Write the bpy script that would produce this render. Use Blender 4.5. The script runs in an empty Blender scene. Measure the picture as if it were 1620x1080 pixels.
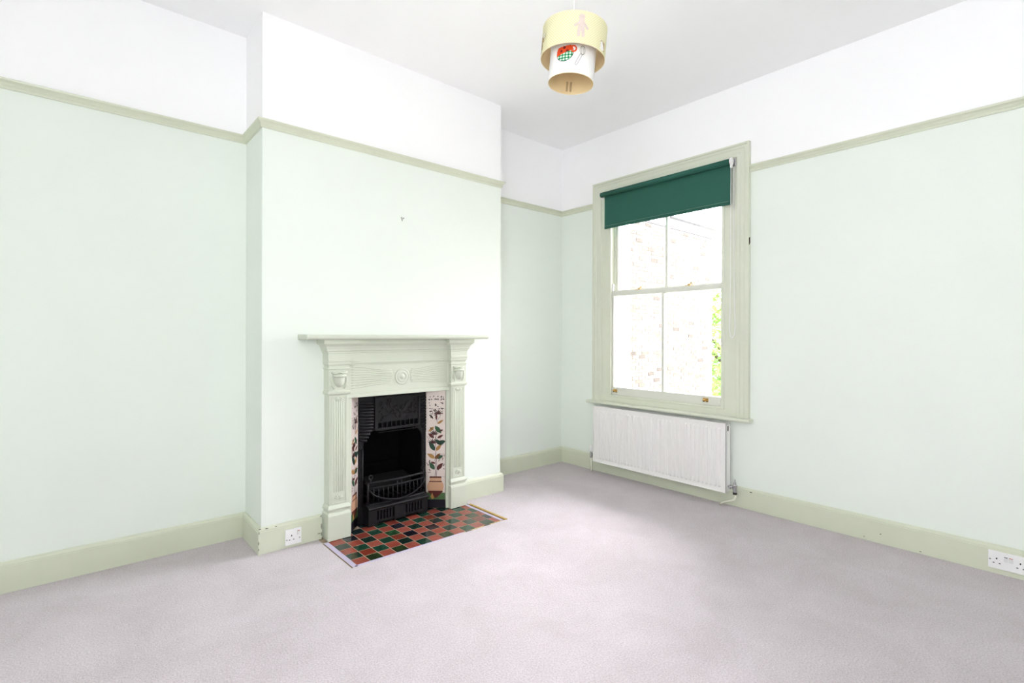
import bpy, math, random
from mathutils import Vector, Matrix
random.seed(7)
PI = math.pi
S = bpy.context.scene
C = S.collection

# ------------------------------------------------------------------ camera
CAM = Vector((-3.504, -3.272, 1.18))
YAW, FPX, CY, ROLL = math.radians(48.6708), 798.58, 530.99, -0.0027
cd = bpy.data.cameras.new('camera')
cam = bpy.data.objects.new('camera', cd)
C.objects.link(cam)
cd.sensor_fit = 'HORIZONTAL'
cd.sensor_width = 36.0
cd.lens = FPX * 36.0 / 1620.0
cd.shift_y = (CY - 540.0) / 1620.0
cd.clip_start = 0.05
FW = Vector((math.cos(YAW), math.sin(YAW), 0))
RT = Vector((math.sin(YAW), -math.cos(YAW), 0))
UP = Vector((0, 0, 1))
r_ = RT * math.cos(ROLL) - UP * math.sin(ROLL)
u_ = UP * math.cos(ROLL) + RT * math.sin(ROLL)
m = Matrix((r_, u_, -FW)).transposed().to_4x4()
m.translation = CAM
cam.matrix_world = m
S.camera = cam

# ------------------------------------------------------------------ sky, daylight, exposure
w = bpy.data.worlds.new('overcast_sky')
S.world = w
w.use_nodes = True
bg = w.node_tree.nodes['Background']
bg.inputs[0].default_value = (0.945, 0.945, 1.0, 1)
bg.inputs[1].default_value = 10.0


def area(name, loc, rot, sx, sy, power, col, portal=False):
    l = bpy.data.lights.new(name, 'AREA')
    l.shape = 'RECTANGLE'
    l.size, l.size_y, l.energy, l.color = sx, sy, power, col
    o = bpy.data.objects.new(name, l)
    C.objects.link(o)
    o.location, o.rotation_euler = loc, rot
    if portal:
        l.cycles.is_portal = True
    return o


# daylight entering through the sash window ahead and two unseen windows added as fill beside and behind the camera: portals only guide the sky light
area('window_portal', (0.20, -1.08, 1.5), (0, PI / 2, 0), 1.8, 1.05, 1, (1, 1, 1), True)
area('side_fill_portal', (-4.32, -3.45, 1.6), (0, -PI / 2, 0), 1.4, .80, 1, (1, 1, 1), True)
area('rear_fill_portal', (-3.75, -4.32, 1.6), (PI / 2, 0, 0), 0.5, 1.4, 1, (1, 1, 1), True)
# sun veiled by bright cloud, high beyond the sash window
sl = bpy.data.lights.new('veiled_sun', 'SUN')
sl.energy, sl.angle, sl.color = 1.9, math.radians(28), (1.0, 0.97, 0.95)
so = bpy.data.objects.new('veiled_sun', sl)
C.objects.link(so)
so.rotation_euler = Vector((-0.93, -0.30, -1.12)).to_track_quat('-Z', 'Y').to_euler()
S.view_settings.view_transform = 'Standard'
S.view_settings.look = 'None'
S.view_settings.exposure = 1.34
S.view_settings.gamma = 1.0
S.view_settings.use_curve_mapping = False
S.cycles.max_bounces = 14
S.cycles.diffuse_bounces = 10
S.cycles.use_denoising = True
S.cycles.sample_clamp_indirect = 8.0

# ------------------------------------------------------------------ helpers
MATS = {}


def mat(name, col, rough=0.6, spec=0.3, metal=0.0, bump=0.0, bscale=200.0, var=0.0, vscale=3.0, coat=0.0,
        trans=0.0, stretch=None):
    """Principled material with procedural colour variation and fine relief."""
    if name in MATS:
        return MATS[name]
    M = bpy.data.materials.new(name)
    M.use_nodes = True
    nt = M.node_tree
    b = nt.nodes['Principled BSDF']
    b.inputs['Roughness'].default_value = rough
    b.inputs['Specular IOR Level'].default_value = spec
    b.inputs['Metallic'].default_value = metal
    b.inputs['Coat Weight'].default_value = coat
    b.inputs['Coat Roughness'].default_value = 0.08
    b.inputs['Transmission Weight'].default_value = trans
    tc = nt.nodes.new('ShaderNodeTexCoord')
    mp = nt.nodes.new('ShaderNodeMapping')
    nt.links.new(tc.outputs['Object'], mp.inputs['Vector'])
    if stretch:
        mp.inputs['Scale'].default_value = stretch
    n = nt.nodes.new('ShaderNodeTexNoise')
    n.inputs['Scale'].default_value = vscale
    n.inputs['Detail'].default_value = 4
    nt.links.new(mp.outputs[0], n.inputs['Vector'])
    rp = nt.nodes.new('ShaderNodeValToRGB')
    rp.color_ramp.elements[0].position = 0.3
    rp.color_ramp.elements[1].position = 0.7
    rp.color_ramp.elements[0].color = tuple(c * (1 - var) for c in col) + (1,)
    rp.color_ramp.elements[1].color = tuple(min(1, c * (1 + var)) for c in col) + (1,)
    nt.links.new(n.outputs['Fac'], rp.inputs[0])
    nt.links.new(rp.outputs[0], b.inputs['Base Color'])
    if bump > 0:
        n2 = nt.nodes.new('ShaderNodeTexNoise')
        n2.inputs['Scale'].default_value = bscale
        n2.inputs['Detail'].default_value = 3
        nt.links.new(mp.outputs[0], n2.inputs['Vector'])
        bp = nt.nodes.new('ShaderNodeBump')
        bp.inputs['Strength'].default_value = bump
        bp.inputs['Distance'].default_value = 0.002
        nt.links.new(n2.outputs['Fac'], bp.inputs['Height'])
        nt.links.new(bp.outputs[0], b.inputs['Normal'])
    MATS[name] = M
    return M


def srgb(r, g, b):
    f = lambda c: (c / 255 / 12.92) if c / 255 <= 0.04045 else ((c / 255 + 0.055) / 1.055) ** 2.4
    return (f(r), f(g), f(b))


class MB:
    """Collects boxes, prisms, tubes and turned shapes in world coordinates; build() links them as one mesh."""

    def __init__(s):
        s.v, s.f, s.mi, s.cur = [], [], [], 0

    def add(s, vs, fs):
        o = len(s.v)
        s.v += [tuple(p) for p in vs]
        for f in fs:
            s.f.append(tuple(i + o for i in f))
            s.mi.append(s.cur)
        return s

    def box(s, x0, x1, y0, y1, z0, z1):
        x0, x1 = sorted((x0, x1)); y0, y1 = sorted((y0, y1)); z0, z1 = sorted((z0, z1))
        v = [(x, y, z) for z in (z0, z1) for y in (y0, y1) for x in (x0, x1)]
        return s.add(v, [(0, 2, 3, 1), (4, 5, 7, 6), (0, 1, 5, 4), (2, 6, 7, 3), (0, 4, 6, 2), (1, 3, 7, 5)])

    def prism(s, poly, d):
        """poly: 3D points of a planar polygon, d: extrusion vector."""
        n = len(poly); d = Vector(d)
        v = [Vector(p) for p in poly]
        v += [p + d for p in v]
        fs = [tuple(range(n)), tuple(range(2 * n - 1, n - 1, -1))]
        fs += [(i, i + n, (i + 1) % n + n, (i + 1) % n) for i in range(n)]
        return s.add(v, fs)

    def tube(s, pts, r, seg=8, cap=True):
        pts = [Vector(p) for p in pts]
        n = len(pts)
        rr = r if isinstance(r, (list, tuple)) else [r] * n
        vs, fs = [], []
        t0 = (pts[1] - pts[0]).normalized()
        ref = Vector((0, 0, 1)) if abs(t0.z) < 0.9 else Vector((1, 0, 0))
        for i, p in enumerate(pts):
            t = (pts[min(i + 1, n - 1)] - pts[max(i - 1, 0)]).normalized()
            a = t.cross(ref)
            if a.length < 1e-4:
                a = t.cross(Vector((0, 1, 0)))
            a.normalize()
            b = a.cross(t).normalized()
            ref = b
            for k in range(seg):
                th = 2 * PI * k / seg
                vs.append(p + (a * math.cos(th) + b * math.sin(th)) * rr[i])
        for i in range(n - 1):
            for k in range(seg):
                k2 = (k + 1) % seg
                fs.append((i * seg + k, i * seg + k2, (i + 1) * seg + k2, (i + 1) * seg + k))
        if cap:
            fs.append(tuple(range(seg - 1, -1, -1)))
            fs.append(tuple((n - 1) * seg + k for k in range(seg)))
        return s.add(vs, fs)

    def lathe(s, c, prof, axis=(0, 0, 1), seg=24, ang=2 * PI, start=0.0):
        """prof: list of (radius, distance along axis) from centre c."""
        ax = Vector(axis).normalized()
        ref = Vector((1, 0, 0)) if abs(ax.x) < 0.9 else Vector((0, 1, 0))
        a = ax.cross(ref).normalized(); b = ax.cross(a).normalized()
        c = Vector(c); n = len(prof); full = abs(ang - 2 * PI) < 1e-6
        cols = seg if full else seg + 1
        vs, fs = [], []
        for k in range(cols):
            th = start + ang * k / seg
            d = a * math.cos(th) + b * math.sin(th)
            for (r, h) in prof:
                vs.append(c + ax * h + d * r)
        for k in range(seg):
            k2 = (k + 1) % cols
            for i in range(n - 1):
                fs.append((k * n + i, k2 * n + i, k2 * n + i + 1, k * n + i + 1))
        if full:
            if prof[0][0] > 1e-6:
                fs.append(tuple(k * n for k in range(cols - 1, -1, -1)))
            if prof[-1][0] > 1e-6:
                fs.append(tuple(k * n + n - 1 for k in range(cols)))
        return s.add(vs, fs)

    def build(s, name, mats, parent=None, bevel=0.0, smooth=False, origin=None, local=False):
        me = bpy.data.meshes.new(name)
        o = bpy.data.objects.new(name, me)
        C.objects.link(o)
        base = Vector((0, 0, 0))
        if parent is not None:
            o.parent = parent
            base = ORIG.get(parent.name, Vector((0, 0, 0)))
            ORIG[o.name] = base
        elif origin is not None:
            base = Vector(origin); o.location = base; ORIG[o.name] = base
        else:
            ORIG[o.name] = base
        if local:
            base = Vector((0, 0, 0))
        me.from_pydata([tuple(Vector(p) - base) for p in s.v], [], s.f)
        if not isinstance(mats, (list, tuple)):
            mats = [mats]
        for q in mats:
            me.materials.append(q)
        for p, i in zip(me.polygons, s.mi):
            p.material_index = i
            p.use_smooth = smooth
        me.update()
        if bevel > 0:
            md = o.modifiers.new('edge', 'BEVEL')
            md.width, md.segments, md.limit_method, md.angle_limit = bevel, 2, 'ANGLE', math.radians(40)
        return o


ORIG = {}


def empty(name, loc):
    o = bpy.data.objects.new(name, None)
    C.objects.link(o)
    o.location = loc
    o.empty_display_size = 0.1
    ORIG[o.name] = Vector(loc)
    return o


def tag(o, label=None, cat=None, group=None, kind=None):
    if label: o['label'] = label
    if cat: o['category'] = cat
    if group: o['group'] = group
    if kind: o['kind'] = kind
    return o


def struct(o, label, cat):
    return tag(o, label, cat, kind='structure')


def offsets(path, d):
    """Mitred offset of an open plan polyline, to the right of its direction."""
    P = [Vector((p[0], p[1])) for p in path]
    out = []
    for i, p in enumerate(P):
        ns = []
        if i > 0:
            t = (P[i] - P[i - 1]).normalized(); ns.append(Vector((t.y, -t.x)))
        if i < len(P) - 1:
            t = (P[i + 1] - P[i]).normalized(); ns.append(Vector((t.y, -t.x)))
        if len(ns) == 2:
            n = ns[0] + ns[1]
            out.append(p + n * (d / (1 + ns[0].dot(ns[1]))))
        else:
            out.append(p + ns[0] * d)
    return out


def moulding(profile, path, i0, i1):
    """Moulding of a (projection, height) profile along plan path segments i0..i1, mitred at every corner."""
    mb = MB()
    rails = [offsets(path, pr) for pr, z in profile]
    n = len(profile); cols = range(i0, i1 + 1)
    vs, fs = [], []
    for i in cols:
        for k in range(n):
            q = rails[k][i]
            vs.append((q.x, q.y, profile[k][1]))
    m_ = len(list(cols))
    for i in range(m_ - 1):
        for k in range(n):
            k2 = (k + 1) % n
            fs.append((i * n + k, (i + 1) * n + k, (i + 1) * n + k2, i * n + k2))
    fs.append(tuple(range(n - 1, -1, -1)))
    fs.append(tuple((m_ - 1) * n + k for k in range(n)))
    return mb.add(vs, fs)


# ------------------------------------------------------------------ dimensions
H, D = 2.93, 0.328                # ceiling height, chimney breast depth
XL, XR = -2.717, -1.033           # chimney breast sides
X0, Y0 = -4.20, -4.20             # unseen ends of the room
ZR = 2.335                        # colour change behind the picture rail
FX = -1.897                       # fireplace centre line

# ------------------------------------------------------------------ materials of the room
GREEN = mat('pale_green_wall_paint', (0.757, 0.80, 0.75), 0.75, 0.2, bump=0.05, bscale=260, var=0.012, vscale=1.3)
WHITE = mat('white_wall_paint', (0.91, 0.905, 0.92), 0.8, 0.2, bump=0.05, bscale=260, var=0.008, vscale=1.3)
TRIM = mat('sage_green_gloss_paint', (0.60, 0.625, 0.505), 0.32, 0.4, bump=0.03, bscale=60, var=0.03, vscale=4)
TRIM_L = mat('pale_sage_gloss_paint', (0.635, 0.655, 0.55), 0.32, 0.4, bump=0.03, bscale=60, var=0.02, vscale=4)
SURR = mat('sage_fireplace_paint', (0.575, 0.605, 0.51), 0.35, 0.4, bump=0.04, bscale=90, var=0.02, vscale=6)
SASH = mat('off_white_sash_paint', (0.66, 0.665, 0.60), 0.35, 0.4, var=0.02)
PLASTIC = mat('white_plastic', (0.80, 0.79, 0.80), 0.3, 0.4)
DARK = mat('dark_recess', (0.02, 0.018, 0.02), 0.7, 0.1)
CHIP = mat('bare_chipped_paint', (0.09, 0.075, 0.06), 0.9, 0.1, var=0.4, vscale=80)
BRASS = mat('polished_brass', (0.72, 0.46, 0.15), 0.28, 0.5, metal=1.0, var=0.15, vscale=60)
STEEL = mat('chrome', (0.55, 0.55, 0.57), 0.25, 0.5, metal=1.0)
IRON = mat('black_cast_iron', (0.0075, 0.0070, 0.0085), 0.5, 0.28, bump=0.25, bscale=350, var=0.25, vscale=25)
SOOT = mat('sooty_iron', (0.002, 0.002, 0.002), 0.8, 0.08, bump=0.3, bscale=150, var=0.3, vscale=20)
RADW = mat('radiator_enamel', (0.79, 0.775, 0.765), 0.35, 0.35)


def carpet_material():
    M = bpy.data.materials.new('lilac_grey_carpet')
    M.use_nodes = True
    nt = M.node_tree; N = nt.nodes; L = nt.links
    b = N['Principled BSDF']
    b.inputs['Roughness'].default_value = 0.95
    b.inputs['Specular IOR Level'].default_value = 0.05
    b.inputs['Sheen Weight'].default_value = 0.25
    b.inputs['Sheen Roughness'].default_value = 0.5
    tc = N.new('ShaderNodeTexCoord')

    def noise(scale, detail, rough=0.5, dist=0.0):
        n = N.new('ShaderNodeTexNoise')
        n.inputs['Scale'].default_value = scale
        n.inputs['Detail'].default_value = detail
        n.inputs['Roughness'].default_value = rough
        n.inputs['Distortion'].default_value = dist
        L.new(tc.outputs['Object'], n.inputs['Vector'])
        return n
    tread = noise(3.2, 6, 0.68, 0.5)       # pile leaning this way and that
    pile = noise(150, 3, 0.8)
    tuft = noise(75, 3, 0.6)
    r1 = N.new('ShaderNodeValToRGB')
    r1.color_ramp.elements[0].position = 0.36
    r1.color_ramp.elements[1].position = 0.64
    r1.color_ramp.elements[0].color = (0.61, 0.545, 0.57, 1)
    r1.color_ramp.elements[1].color = (0.685, 0.617, 0.652, 1)
    L.new(tread.outputs['Fac'], r1.inputs[0])
    r2 = N.new('ShaderNodeValToRGB')
    r2.color_ramp.elements[0].position = 0.30
    r2.color_ramp.elements[1].position = 0.70
    r2.color_ramp.elements[0].color = (0.60, 0.59, 0.60, 1)
    r2.color_ramp.elements[1].color = (1.0, 1.0, 1.0, 1)
    L.new(pile.outputs['Fac'], r2.inputs[0])
    mx = N.new('ShaderNodeMix'); mx.data_type = 'RGBA'; mx.blend_type = 'MULTIPLY'
    mx.inputs['Factor'].default_value = 1.0
    L.new(r1.outputs[0], mx.inputs['A']); L.new(r2.outputs[0], mx.inputs['B'])
    L.new(mx.outputs['Result'], b.inputs['Base Color'])
    ad = N.new('ShaderNodeMath'); ad.operation = 'ADD'
    L.new(pile.outputs['Fac'], ad.inputs[0]); L.new(tuft.outputs['Fac'], ad.inputs[1])
    bp = N.new('ShaderNodeBump')
    bp.inputs['Strength'].default_value = 0.55
    bp.inputs['Distance'].default_value = 0.006
    L.new(ad.outputs[0], bp.inputs['Height']); L.new(bp.outputs[0], b.inputs['Normal'])
    return M


CARPET = carpet_material()

# ------------------------------------------------------------------ room shell
HX0, HX1, HY0 = -2.418, -1.393, -0.8135      # hearth cut-out in the carpet
mb = MB()
for (a, b_, c, d) in ((X0, HX0, Y0, 0), (HX1, 0, Y0, 0), (HX0, HX1, Y0, HY0)):
    mb.box(a, b_, c, d, -0.014, 0.0)
struct(mb.build('floor', CARPET), 'pale lilac-grey fitted carpet covering the whole floor', 'carpet')
struct(MB().box(X0 - .3, .3, Y0 - .3, .3, H, H + .15).build('ceiling', WHITE), 'plain white painted ceiling', 'ceiling')
struct(MB().box(X0 - .3, .3, Y0 - .3, .3, -.20, -.0145).build('floor_slab', mat('subfloor', (.3, .25, .2))),
       'bare boards hidden below the carpet', 'floor')


def wall2(name, boxes, label):
    """Wall of boxes in two paints: pale green below the picture rail, white above."""
    mb = MB()
    for (x0, x1, y0, y1, z0, z1) in boxes:
        for (a, b_, k) in ((z0, min(z1, ZR), 0), (max(z0, ZR), z1, 1)):
            if b_ > a:
                mb.cur = k
                mb.box(x0, x1, y0, y1, a, b_)
    return struct(mb.build(name, [GREEN, WHITE]), label, 'wall')


wall2('wall_back', [(X0 - .3, .3, 0, .3, 0, H)], 'alcove walls beside the chimney breast, pale green with white frieze above')
FO0, FO1, FOZ = FX - .345, FX + .345, 0.83    # opening in the chimney breast
wall2('wall_chimney', [(XL, FO0, -D, 0, 0, H), (FO1, XR, -D, 0, 0, H), (FO0, FO1, -D, 0, FOZ, H)],
      'projecting chimney breast, pale green below the rail and white above')
WY0, WY1, WZ0, WZ1 = -1.640, -0.512, 0.60, 2.42   # window opening
wall2('wall_right', [(0, .30, Y0 - .3, WY0, 0, H), (0, .30, WY1, .0, 0, H), (0, .30, WY0, WY1, 0, WZ0), (0, .30, WY0, WY1, WZ1, H)],
      'window wall, pale green below the picture rail and white above')
RY0, RY1, RZ0, RZ1 = -3.85, -3.05, 0.90, 2.30  # unseen side window opening, added to even out the room's brightness
wall2('wall_left', [(X0 - .3, X0, Y0 - .3, RY0, 0, H), (X0 - .3, X0, RY1, 0, 0, H), (X0 - .3, X0, RY0, RY1, 0, RZ0), (X0 - .3, X0, RY0, RY1, RZ1, H)],
      'left side wall with an added light opening, outside the picture')
RX0, RX1 = -4.0, -3.5  # second unseen opening, added as fill for the left alcove
wall2('wall_rear', [(X0, RX0, Y0 - .3, Y0, 0, H), (RX1, 0, Y0 - .3, Y0, 0, H), (RX0, RX1, Y0 - .3, Y0, 0, RZ0), (RX0, RX1, Y0 - .3, Y0, RZ1, H)],
      'wall with a narrow added light opening, unseen behind the viewer')
mb = MB()
for x in (RX0, RX1 - .06):
    mb.box(x, x + .06, Y0 - .12, Y0 - .04, RZ0, RZ1)
for z in (RZ0, (RZ0 + RZ1) / 2 - .03, RZ1 - .06):
    mb.box(RX0, RX1, Y0 - .12, Y0 - .04, z, z + .06)
struct(mb.build('fill_window_rear', TRIM, bevel=.004), 'added narrow sage window frame for fill daylight in the wall behind the viewer', 'window')
mb = MB()
for y in (RY0, (RY0 + RY1) / 2 - .03, RY1 - .06):
    mb.box(X0 - .12, X0 - .04, y, y + .06, RZ0, RZ1)
for z in (RZ0, RZ1 - .06):
    mb.box(X0 - .12, X0 - .04, RY0, RY1, z, z + .06)
struct(mb.build('fill_window_side', TRIM, bevel=.004), 'added sage window frame for fill daylight in the left wall beside the viewer', 'window')

# picture rail and skirting
PATH = [(X0, 0), (XL, 0), (XL, -D), (XR, -D), (XR, 0), (0, 0), (0, -0.393)]
zb, zt = 2.304, 2.3495
RAIL = [(0, zb), (.008, zb), (.012, zb + .010), (.010, zb + .016), (.016, zb + .026), (.026, zb + .034), (.028, zt - .004), (.022, zt), (0, zt)]
struct(moulding(RAIL, PATH, 0, 1).build('trim_1', TRIM), 'sage picture rail along the left alcove', 'picture rail')
struct(moulding(RAIL, PATH, 1, 4).build('trim_2', TRIM), 'sage picture rail wrapping the chimney breast', 'picture rail')
struct(moulding(RAIL, PATH, 4, 5).build('trim_3', TRIM), 'sage picture rail in the narrow alcove by the window', 'picture rail')
struct(moulding(RAIL, PATH, 5, 6).build('trim_4', TRIM), 'short sage picture rail left of the window', 'picture rail')
P2 = [(0, -1.757), (0, Y0), (X0, Y0), (X0, 0)]
struct(moulding(RAIL, P2, 0, 1).build('trim_5', TRIM), 'long sage picture rail right of the window', 'picture rail')
struct(moulding(RAIL, P2, 1, 3).build('trim_6', TRIM), 'sage picture rail on the walls behind the viewer', 'picture rail')
hb = 0.140
SKIRT = [(0, 0), (.020, 0), (.020, hb - .022), (.0175, hb - .020), (.0175, hb - .014), (.013, hb - .006), (.006, hb), (0, hb)]
struct(moulding(SKIRT, PATH, 0, 1).build('baseboard_back_left', TRIM), 'sage skirting board along the left alcove', 'skirting board')
PA = [(X0, 0), (XL, 0), (XL, -D), (FX - .500, -D)]
bl = struct(moulding(SKIRT, PA, 1, 3).build('baseboard_chimney_left', TRIM), 'chipped sage skirting board left of the fireplace holding the single socket', 'skirting board')
PB = [(FX + .500, -D), (XR, -D), (XR, 0), (0, 0), (0, Y0), (X0, Y0), (X0, 0)]
struct(moulding(SKIRT, PB, 0, 2).build('baseboard_chimney_right', TRIM), 'short sage skirting board right of the fireplace', 'skirting board')
struct(moulding(SKIRT, PB, 2, 3).build('baseboard_back_right', TRIM), 'sage skirting board in the narrow alcove by the window', 'skirting board')
br = struct(moulding(SKIRT, PB, 3, 4).build('baseboard_right', TRIM), 'long sage skirting board below the window and double socket', 'skirting board')
struct(moulding(SKIRT, PB, 4, 6).build('baseboard_rear', TRIM), 'sage skirting board behind the viewer', 'skirting board')


def chip(parent, c, du, dz, axis):
    """Small irregular flake of missing paint, a sliver proud of the board."""
    n = 7; pts = []
    for k in range(n):
        a = 2 * PI * k / n
        q = 0.6 + 0.5 * random.random()
        u, z = math.cos(a) * du * q, math.sin(a) * dz * q
        pts.append((c[0] + u, c[1], c[2] + z) if axis == 'x' else (c[0], c[1] + u, c[2] + z))
    MB().prism(pts, (0, -.0006, 0) if axis == 'x' else (-.0006, 0, 0)).build('paint_chip', CHIP, parent)


yb = -D - .0201
for (x, z, a, b_) in ((XL - .012, .1375, .010, .0028), (XL + .02, .135, .012, .0025), (XL + .07, .134, .008, .0014), (XL - .0165, .118, .0025, .009),
                      (XL - .0175, .062, .0022, .014), (XL - .0175, .03, .0020, .008), (FX - .503, .075, .002, .02), (FX - .503, .03, .0025, .014),
                      (FX - .515, .035, .010, .0022), (FX - .505, .134, .006, .002)):
    chip(bl, (x, yb, z), a, b_, 'x')
xb = -.0201
for (y, z, a, b_) in ((-1.77, .121, .012, .003), (-2.5, .055, .004, .004), (-2.42, .018, .006, .002), (-2.68, .012, .006, .002)):
    chip(br, (xb, y, z), a, b_, 'y')

# ------------------------------------------------------------------ sash window
W = struct(empty('window_1', (0, -1.076, .60)), 'tall sash window with sage architrave, two sashes and clear panes', 'window')
AX = -.032
arch = [(0, 0), (.030, 0), (.030, .012), (.022, .016), (.022, .032), (.018, .037), (.018, .062), (.024, .068), (.024, .086), (.014, .092), (.014, .102), (0, .102)]
yo0, yo1, zo = -1.757, -0.394, 2.513          # outer edges of the architrave


def arch_leg(y, sgn):
    mb = MB(); n = len(arch)
    vs = [(-p, y + sgn * q, .615) for p, q in arch] + [(-p, y + sgn * q, zo - q) for p, q in arch]
    fs = [(i, (i + 1) % n, (i + 1) % n + n, i + n) for i in range(n)] + [tuple(range(n)), tuple(range(2 * n - 1, n - 1, -1))]
    return mb.add(vs, fs)


arch_leg(yo1, -1).build('architrave', TRIM_L, W)
arch_leg(yo0, 1).build('architrave', TRIM_L, W)
mb = MB(); n = len(arch)
vs = [(-p, yo1 - q, zo - q) for p, q in arch] + [(-p, yo0 + q, zo - q) for p, q in arch]
mb.add(vs, [(i, (i + 1) % n, (i + 1) % n + n, i + n) for i in range(n)] + [tuple(range(n)), tuple(range(2 * n - 1, n - 1, -1))])
mb.build('architrave_head', TRIM_L, W)
yi0, yi1 = yo0 + .100, yo1 - .100             # inside of architrave
jl, jr = -0.572, -1.571                       # sash opening
MB().box(-.012, .14, jl, yi1 + .004, .615, 2.42).build('box_lining', TRIM_L, W)
MB().box(-.012, .14, yi0 - .004, jr, .615, 2.42).build('box_lining', TRIM_L, W)
MB().box(-.012, .14, jr, jl, 2.375, 2.42).build('head_lining', TRIM_L, W)
MB().box(-.018, .004, jl - .012, jl + .010, .675, 2.376).build('staff_bead', TRIM_L, W, bevel=.004)
MB().box(-.018, .004, jr - .010, jr + .012, .675, 2.376).build('staff_bead', TRIM_L, W, bevel=.004)
MB().box(-.018, .004, jr - .010, jl + .010, .661, .680).build('staff_bead', TRIM_L, W, bevel=.004)
MB().box(.046, .056, jl - .014, jl, .69, 2.376).build('parting_bead', TRIM_L, W)
MB().box(.046, .056, jr, jr + .014, .69, 2.376).build('parting_bead', TRIM_L, W)
MB().box(-.012, .14, jr, jl, .615, .664).build('bottom_lining', TRIM_L, W)
MB().box(.14, .36, WY0, WY1, .55, .615).build('outer_sill', mat('stone_sill', (.55, .54, .5), .9, bump=.3), W, bevel=.004)
# window board with rounded nose
nose = [(.02, .594), (-.058, .594), (-.066, .597), (-.070, .603), (-.070, .610), (-.066, .616), (-.058, .619), (.02, .619)]
mb = MB().prism([(x, -1.777, z) for x, z in nose], (0, 1.423, 0))
mb.build('window_board', TRIM_L, W, bevel=.002)
GLASS = bpy.data.materials.new('clear_glass')
GLASS.use_nodes = True
nt = GLASS.node_tree
for nd in list(nt.nodes):
    nt.nodes.remove(nd)
out = nt.nodes.new('ShaderNodeOutputMaterial'); tr = nt.nodes.new('ShaderNodeBsdfTransparent'); gl = nt.nodes.new('ShaderNodeBsdfGlossy')
fr = nt.nodes.new('ShaderNodeFresnel'); mxs = nt.nodes.new('ShaderNodeMixShader')
fr.inputs[0].default_value = 1.3
gl.inputs['Roughness'].default_value = 0.0
nt.links.new(fr.outputs[0], mxs.inputs[0]); nt.links.new(tr.outputs[0], mxs.inputs[1]); nt.links.new(gl.outputs[0], mxs.inputs[2])
nt.links.new(mxs.outputs[0], out.inputs[0])


def sash(name, x0, x1, z0, z1, bot, top, stile, horn):
    s = MB().box(x0, x1, jl - stile, jl - .001, z0, z1).box(x0, x1, jr + .001, jr + stile, z0, z1) \
        .box(x0, x1, jr + stile, jl - stile, z0, z0 + bot).box(x0, x1, jr + stile, jl - stile, z1 - top, z1)
    if horn:
        for y in (jl - stile * .5, jr + stile * .5):
            s.prism([(x0, y - .018, z0), (x0, y + .018, z0), (x0, y + .010, z0 - .05), (x0, y - .010, z0 - .05)], (x1 - x0, 0, 0))
    o = s.build(name, SASH, W, bevel=.0025)
    yc = (jl + jr) / 2
    MB().box(x0 + .004, x1 - .004, yc - .010, yc + .010, z0 + bot, z1 - top).build('glazing_bar', SASH, o, bevel=.003)
    xm = (x0 + x1) / 2 + .004
    for (a, b_) in ((jr + stile, yc - .010), (yc + .010, jl - stile)):
        MB().box(xm - .002, xm + .002, a, b_, z0 + bot, z1 - top).build('pane', GLASS, o)
    return o


low = sash('lower_sash', .006, .044, .665, 1.562, .079, .040, .026, False)
upp = sash('upper_sash', .058, .096, 1.535, 2.374, .040, .05, .032, False)
# brass fittings
for y in (-.618, -1.432):
    b0 = MB().box(.0035, .006, y - .021, y + .021, .700, .728).build('sash_lift', BRASS, low, bevel=.002)
    for dy in (-.016, .016):
        MB().lathe((.0037, y + dy * .8, .705), [(.0045, 0), (.0045, .007), (0, .0075)], (-1, 0, 0), 10).build('screw', DARK, b0)
    mb = MB().tube([(.004, y - .014, .722), (-.014, y - .010, .720), (-.020, y, .718), (-.014, y + .010, .720), (.004, y + .014, .722)], .0045, 8)
    mb.lathe((.0035, y - .016, .709), [(.005, 0), (.005, .004), (0, .006)], (-1, 0, 0), 10)
    mb.lathe((.0035, y + .016, .709), [(.005, 0), (.005, .004), (0, .006)], (-1, 0, 0), 10)
    mb.build('sash_lift_hook', BRASS, low, smooth=True)
for y in (-.842, -1.285):
    mb = MB().box(.010, .040, y - .024, y + .024, 1.562, 1.566).lathe((.025, y, 1.566), [(.010, 0), (.010, .006), (.005, .010), (0, .010)], (0, 0, 1), 12)
    mb.tube([(.025, y, 1.574), (.02, y - .016, 1.576), (.015, y - .024, 1.582)], [.004, .004, .006], 8)
    mb.build('sash_fastener', BRASS, low)
MB().tube([(.050, jl - .006, 1.545), (.050, jl - .006, 2.37)], .0035, 6).build('sash_cord', mat('old_cord', (.45, .36, .28), .9), W)
MB().box(.004, .03, jl - .020, jl - .001, 1.566, 1.625).build('sash_stop', PLASTIC, W, bevel=.004)
chipw = MB().prism([(-.0305, -1.7572, 1.80), (-.0305, -1.7572, 1.85), (-.012, -1.7572, 1.86), (-.008, -1.7572, 1.82)], (0, -.001, 0)).build('paint_chip', CHIP, W)
MB().box(.0035, .0062, jr + .012, jr + .018, .69, .705).build('sash_bolt', DARK, low)

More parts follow.
